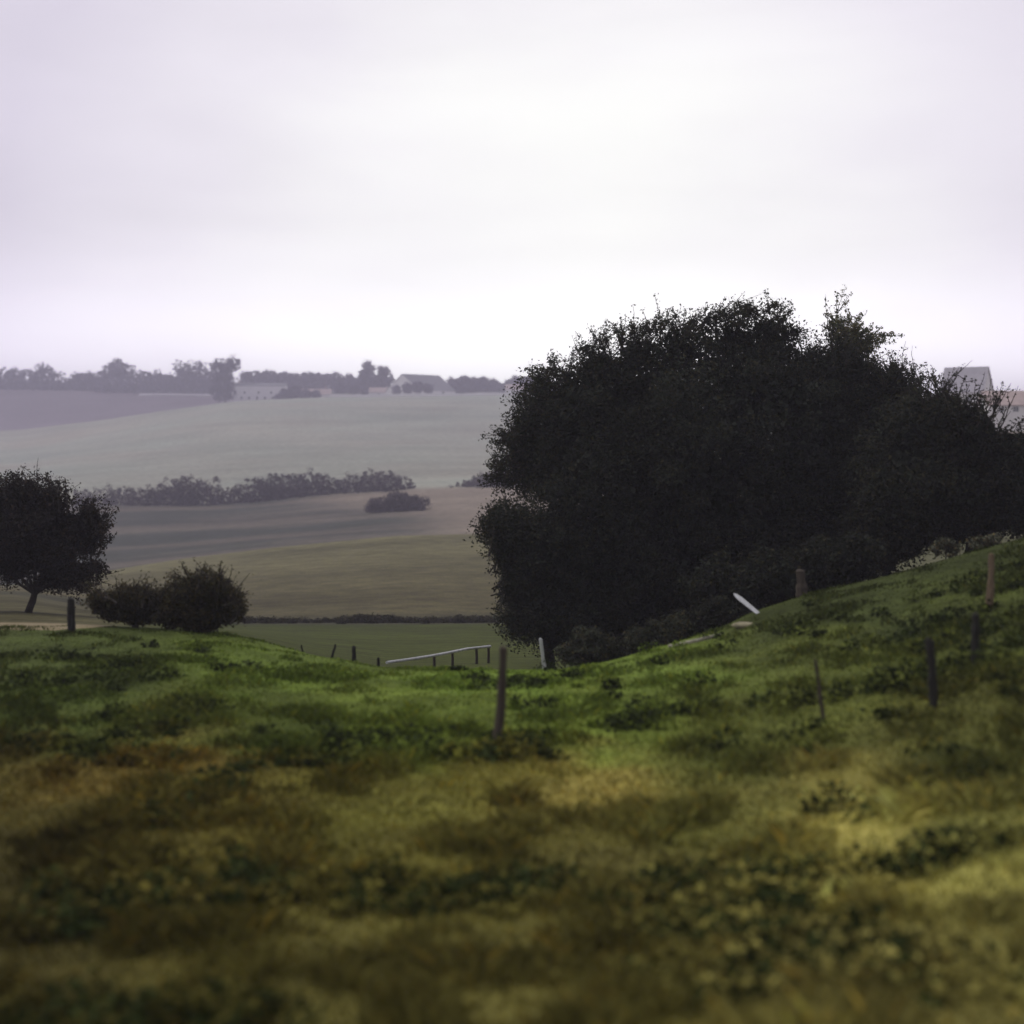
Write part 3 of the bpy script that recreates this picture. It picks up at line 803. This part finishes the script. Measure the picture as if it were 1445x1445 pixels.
post('stake', 464, 910, 931, 'leaning dark stake between the bent one and the stout one', 0.03, 9, 'dark_wood', Y=29, group='stakes at the edge of the meadow', seed=8, cat='stake')
post('stake', 500, 913, 938, 'stout upright dark stake near the low end of the white rail', 0.055, -1, 'dark_wood', Y=28.5, group='stakes at the edge of the meadow', seed=9, cat='stake')
post('stake', 533, 929, 940, 'short dark stump of a stake at the low end of the white rail', 0.04, 1, 'dark_wood', Y=29, group='stakes at the edge of the meadow', seed=10, cat='stake')
post('white_stake', 770, 902, 945, 'thin white stake leaning at the foot of the dark bush', 0.045, -7, 'white_paint', Y=28.6, group=None, seed=11, cat='stake')
post('tree_stump', 1133, 806, 852, 'grey broken stump standing at the shady edge of the thicket', 0.11, -3, 'brown_wood', Y=27.0, group=None, seed=12, cat='stump')


def rail_fence():
    A = at(546, 935, 36.0); B = at(660, 915.5, 41.0); C = at(692, 912, 42.0)
    o = np.array(base_at(620, 39.5))
    root = empty('rail_fence', o, 'low sloping white rail on short brown posts in the meadow', 'fence')
    mb = MB()
    pts = [A + (B - A) * t + np.array([0, 0, -.03 * math.sin(t * 3.14)]) for t in np.linspace(0, 1, 8)] + [B + (C - B) * t for t in (.5, 1)]
    mb.tube([p - o for p in pts], [0.042] * len(pts), 8, 0.08)
    mb.build('rail', M['white_paint'], root)
    for px, t in ((612, 0.6), (638, 0.8), (672, None), (689, None)):
        Y = 36 + 5 * t if t else 41.0 + (px - 660) / 32
        x = (px - CX) * Y / FPX
        top = np.interp(px, [546, 660, 692], [935, 915.5, 912]) - (2 if px > 685 else -2)
        zt = ZC - (top - HY) * Y / FPX
        m = MB()
        y2 = Y + 0.09
        zg = gz(x, y2)
        m.tube([(x - o[0], y2 - o[1], zg - .2 - o[2]), (x - o[0] + .01, y2 - o[1], (zg + zt) / 2 - o[2]), (x - o[0], y2 - o[1], zt - o[2])], [.05, .047, .042], 7, .15)
        m.build('post', M['brown_wood'], root)


rail_fence()


def plank():
    a = at(1036, 838, 26.6); b = at(1071, 869, 26.0)
    z = gz(b[0], b[1]); b[2] = z - 0.02
    d = b - a; L = np.linalg.norm(d); d /= L
    s = np.array([0.0, 1.0, 0.0]); s -= d * d.dot(s); s /= np.linalg.norm(s)
    u = np.cross(d, s)
    mb = MB(); V = []
    prof = [(0, 0.010), (0.08, 0.034), (0.25, 0.048), (0.6, 0.044), (1.0, 0.036)]
    for t, w in prof:
        for (i, j) in ((-1, -1), (1, -1), (1, 1), (-1, 1)):
            V.append(a + d * L * t + u * w * i + s * 0.02 * j)
    F = [(3, 2, 1, 0), (16, 17, 18, 19)]
    for k in range(4):
        for q in range(4):
            F.append((4 * k + q, 4 * k + (q + 1) % 4, 4 * k + 4 + (q + 1) % 4, 4 * k + 4 + q))
    mb.poly(V, F)
    tag(mb.build('plank', M['white_paint'], origin=tuple(b), bevel=0.006), 'tilted white pointed plank sticking out of the top of the bank', 'plank')


plank()


def lying(name, pts_px, rad, mat, label, cat, lift=0.03):
    P = []
    for (px, py) in pts_px:
        Y = hit(px, py, 18, 30)
        Y = min(Y, 26.2)
        x = (px - CX) * Y / FPX
        P.append((x, Y, gz(x, Y) + lift))
    mb = MB(); mb.tube(P, rad, 8, 0.15)
    tag(mb.build(name, M[mat], origin=P[0]), label, cat)


lying('pole', [(944, 914), (965, 910), (985, 906), (1004, 901), (1016, 897)], [.035, .04, .045, .04, .02], 'pale_wood', 'pale fallen pole lying along the top of the bank', 'pole')


def rock(px, py, sx, sy, sz, label, seed, mat='stone'):
    r = np.random.default_rng(seed)
    Y = min(hit(px, py, 18, 30), 26.0); x = (px - CX) * Y / FPX; z = gz(x, Y)
    V = []; F = []
    nu, nv = 14, 8
    for i in range(nv + 1):
        th = math.pi * i / nv
        for j in range(nu):
            ph = 2 * math.pi * j / nu
            k = 1 + 0.3 * (float(fbm(math.cos(ph) * 1.5 + seed, math.sin(ph) * 1.5 + th * 2, seed)) - .5)
            V.append((sx * k * math.sin(th) * math.cos(ph), sy * k * math.sin(th) * math.sin(ph), sz * k * math.cos(th)))
    for i in range(nv):
        for j in range(nu):
            F.append((i * nu + j, (i + 1) * nu + j, (i + 1) * nu + (j + 1) % nu, i * nu + (j + 1) % nu))
    mb = MB(); mb.poly(V, F)
    o = mb.build('rock', M[mat]); o.location = (x, Y, z + sz * .3)
    tag(o, label, 'rock')


rock(1050, 884, 0.26, 0.16, 0.07, 'flat pale rock just below the tilted white plank', 5)

# ------------------------------------------------------------------ grass and weeds on the bank
def scatter(n, ymin, ymax, dens_pow=1.0):
    y = ymin + (ymax - ymin) * rng.random(n) ** dens_pow
    x = (rng.random(n) * 2 - 1) * (0.46 * y + 1.5)
    return x, y


def grass(n=230000):
    x, y = scatter(n, 6.0, 27.5)
    px = CX + FPX * x / y
    c = cover(x, y)
    tall = fbm(x / 0.7, y / 0.7, 55)
    h = (0.06 + 0.22 * smooth(.45, .75, tall)) * (0.6 + 0.8 * rng.random(n)) * np.interp(y, [6, 14, 20, 27], [.75, .8, .5, .28])
    z = ground(x, y)
    a = rng.random(n) * 6.283
    w = (0.006 + 0.006 * rng.random(n)) * np.interp(y, [6, 27], [1.0, 1.7])
    B = np.stack([x, y, z - .01], 1)
    side = np.stack([np.cos(a), np.sin(a), 0 * a], 1) * w[:, None]
    lean = np.stack([rng.normal(size=n), rng.normal(size=n), 0 * a], 1) * (h * 0.45)[:, None]
    mid = B + lean * .35 + np.array([0, 0, 1]) * (h * .6)[:, None]
    tip = B + lean + np.array([0, 0, 1]) * (h * (.85 + .15 * rng.random(n)))[:, None]
    V = np.stack([B - side, B + side, mid + side * .7, tip], 1).reshape(-1, 3)
    F = np.arange(4 * n, dtype=np.int32).reshape(n, 4)
    mot = smooth(.25, .75, fbm(x / 1.3, y / 0.7, 56))[:, None]
    t = c * (0.6 + 0.8 * rng.random((n, 1))) * (0.80 + 0.55 * mot)
    dry = rng.random(n) < 0.10
    t[dry] = t[dry] * np.array([1.6, 1.3, 0.9])
    me = mesh_np('grass', V, F, M['blade'], np.clip(np.repeat(t, 4, axis=0), .003, .5))
    tag(link('grass', me), 'mottled green and ochre grass covering the near bank', 'grass', kind='stuff')


grass()


def weeds():
    """broad-leaved weeds in drifts: dark clumps between lighter ones"""
    n = 7500
    x, y = scatter(n, 6.2, 25.0)
    d = fbm(x / 1.7, y / 1.0, 66)
    keep = rng.random(n) < smooth(.51, .68, d) * np.interp(y, [6, 14, 18, 25], [1, 1, .55, .25])
    x, y = x[keep], y[keep]; n = len(x)
    z = ground(x, y)
    s = (0.10 + 0.16 * rng.random(n)) * np.interp(y, [6, 25], [1.1, .9])
    per = 46
    idx = np.repeat(np.arange(n), per)
    g = unit(n * per) * (rng.random((n * per, 1)) ** .5)
    g[:, 2] = np.abs(g[:, 2])
    C = np.stack([x, y, z], 1)[idx] + g * s[idx][:, None] * np.array([1.5, 1.2, 1.0])
    Vv, Ff = leaves(C, 0.085, up=.9, aspect=.6)
    kind = rng.random(n)
    base = cover(x, y)
    dark = np.array([0.032, 0.043, 0.013]) * (0.6 + .9 * rng.random((n, 1)))
    col = np.where((kind < .55)[:, None], dark, base * (.8 + .7 * rng.random((n, 1))))
    t = np.repeat(col[idx] * (.6 + .8 * rng.random((n * per, 1))), 4, axis=0)
    me = mesh_np('weeds', Vv, Ff, M['weed'], np.clip(t, .003, .5))
    tag(link('weeds', me), 'dark broad-leaved weeds spread in drifts over the near bank', 'weeds', kind='stuff')


weeds()

# ------------------------------------------------------------------ haze, sky, sun
HAZE = 0.00074
hm = bpy.data.materials.new('haze_air'); hm.use_nodes = True
N = hm.node_tree.nodes; N.clear(); L = hm.node_tree.links
ho = N.new('ShaderNodeOutputMaterial'); hv = N.new('ShaderNodeVolumePrincipled')
hv.inputs['Color'].default_value = (0.85, 0.805, 1.0, 1); hv.inputs['Density'].default_value = HAZE; hv.inputs['Anisotropy'].default_value = 0.0
L.new(hv.outputs[0], ho.inputs['Volume'])
hb = MB()
x_, z0, z1 = XMAX + 30, ZMIN - 1.0, ZMAX
hb.box((0, 880, (z0 + z1) / 2), (2 * x_, 1900, z1 - z0))
tag(hb.build('haze', hm), 'pale violet morning haze over the valley', 'haze', kind='stuff')

w = bpy.data.worlds.new('World'); SC.world = w; w.use_nodes = True
N = w.node_tree.nodes; L = w.node_tree.links; N.clear()
out = N.new('ShaderNodeOutputWorld'); bg = N.new('ShaderNodeBackground'); bg.inputs['Strength'].default_value = 0.1
SUN_EL, SUN_AZ = math.radians(60), math.radians(-80)          # azimuth from +Y towards +X
sky = N.new('ShaderNodeTexSky'); sky.sky_type = 'NISHITA'; sky.sun_disc = False
sky.sun_elevation = SUN_EL; sky.sun_rotation = SUN_AZ; sky.air_density = 1.0; sky.dust_density = 3.0
hs = N.new('ShaderNodeHueSaturation'); hs.inputs['Saturation'].default_value = 0.15
L.new(sky.outputs[0], hs.inputs['Color'])
tc = N.new('ShaderNodeTexCoord')
gd = np.array([0.06, 1.0, 0.10]); gd /= np.linalg.norm(gd)
dp = N.new('ShaderNodeVectorMath'); dp.operation = 'DOT_PRODUCT'; dp.inputs[1].default_value = tuple(gd)
L.new(tc.outputs['Generated'], dp.inputs[0])
mp = N.new('ShaderNodeMapping'); mp.inputs['Scale'].default_value = (1.0, 1.0, 2.6)
nz = N.new('ShaderNodeTexNoise'); nz.inputs['Scale'].default_value = 2.6; nz.inputs['Detail'].default_value = 5; nz.inputs['Roughness'].default_value = .5
L.new(tc.outputs['Generated'], mp.inputs[0]); L.new(mp.outputs[0], nz.inputs['Vector'])
ad = N.new('ShaderNodeMath'); ad.operation = 'MULTIPLY_ADD'; ad.inputs[1].default_value = 0.07
L.new(nz.outputs['Fac'], ad.inputs[0]); L.new(dp.outputs['Value'], ad.inputs[2])
cr = N.new('ShaderNodeValToRGB'); e = cr.color_ramp.elements
SKY = [(0.0, (0.30, 0.30, 0.33)), (0.12, (0.62, 0.61, 0.65)), (0.60, (0.66, 0.64, 0.70)), (0.90, (0.66, 0.615, 0.72)), (0.955, (0.82, 0.785, 0.85)), (1.0, (1.0, 1.0, 0.97)), ]
e[0].position = SKY[0][0]; e[0].color = (*SKY[0][1], 1); e[1].position = SKY[-1][0]; e[1].color = (*SKY[-1][1], 1)
for pos, c in SKY[1:-1]:
    q = e.new(pos); q.color = (*c, 1)
sb = N.new('ShaderNodeMath'); sb.operation = 'SUBTRACT'; sb.inputs[1].default_value = 0.035
L.new(ad.outputs[0], sb.inputs[0]); L.new(sb.outputs[0], cr.inputs[0])
scl = N.new('ShaderNodeVectorMath'); scl.operation = 'SCALE'; L.new(cr.outputs[0], scl.inputs[0])
# a hazy overcast is brightest low down, and has faint streaky cloud higher up
sx = N.new('ShaderNodeSeparateXYZ'); L.new(tc.outputs['Generated'], sx.inputs[0])
mr = N.new('ShaderNodeMapRange'); mr.interpolation_type = 'SMOOTHSTEP'
mr.inputs['From Min'].default_value = 0.0; mr.inputs['From Max'].default_value = 0.16; mr.inputs['To Min'].default_value = 12.0 * 1.85; mr.inputs['To Max'].default_value = 12.0
L.new(sx.outputs['Z'], mr.inputs['Value'])
m2 = N.new('ShaderNodeMapping'); m2.inputs['Scale'].default_value = (1.2, 1.2, 6.0)
n2 = N.new('ShaderNodeTexNoise'); n2.inputs['Scale'].default_value = 1.9; n2.inputs['Detail'].default_value = 6; n2.inputs['Distortion'].default_value = 0.6
L.new(tc.outputs['Generated'], m2.inputs[0]); L.new(m2.outputs[0], n2.inputs['Vector'])
m3 = N.new('ShaderNodeMapRange'); m3.inputs['From Min'].default_value = 0.3; m3.inputs['From Max'].default_value = 0.7; m3.inputs['To Min'].default_value = 0.95; m3.inputs['To Max'].default_value = 1.04
L.new(n2.outputs['Fac'], m3.inputs['Value'])
mm = N.new('ShaderNodeMath'); mm.operation = 'MULTIPLY'; L.new(mr.outputs[0], mm.inputs[0]); L.new(m3.outputs[0], mm.inputs[1])
L.new(mm.outputs[0], scl.inputs['Scale'])
mx = N.new('ShaderNodeMix'); mx.data_type = 'RGBA'; mx.inputs['Factor'].default_value = 0.88
L.new(hs.outputs[0], mx.inputs[6]); L.new(scl.outputs[0], mx.inputs[7])
L.new(mx.outputs[2], bg.inputs[0]); L.new(bg.outputs[0], out.inputs[0])

sl = bpy.data.lights.new('sun', 'SUN'); sl.energy = 1.2; sl.angle = math.radians(28); sl.color = (1.0, 0.96, 0.90)
so = bpy.data.objects.new('sun', sl); COL.objects.link(so)
so.rotation_euler = (math.pi / 2 - SUN_EL, 0, math.pi - SUN_AZ)

# ------------------------------------------------------------------ render settings
SC.render.engine = 'CYCLES'
SC.view_settings.view_transform = 'Standard'
SC.view_settings.look = 'None'
SC.view_settings.exposure = 0.0
SC.view_settings.gamma = 1.0
cy = SC.cycles
cy.max_bounces = 5; cy.diffuse_bounces = 2; cy.glossy_bounces = 1; cy.transmission_bounces = 2; cy.volume_bounces = 1; cy.transparent_max_bounces = 6
cy.use_denoising = True
cy.denoiser = 'OPENIMAGEDENOISE'
cy.caustics_reflective = False; cy.caustics_refractive = False
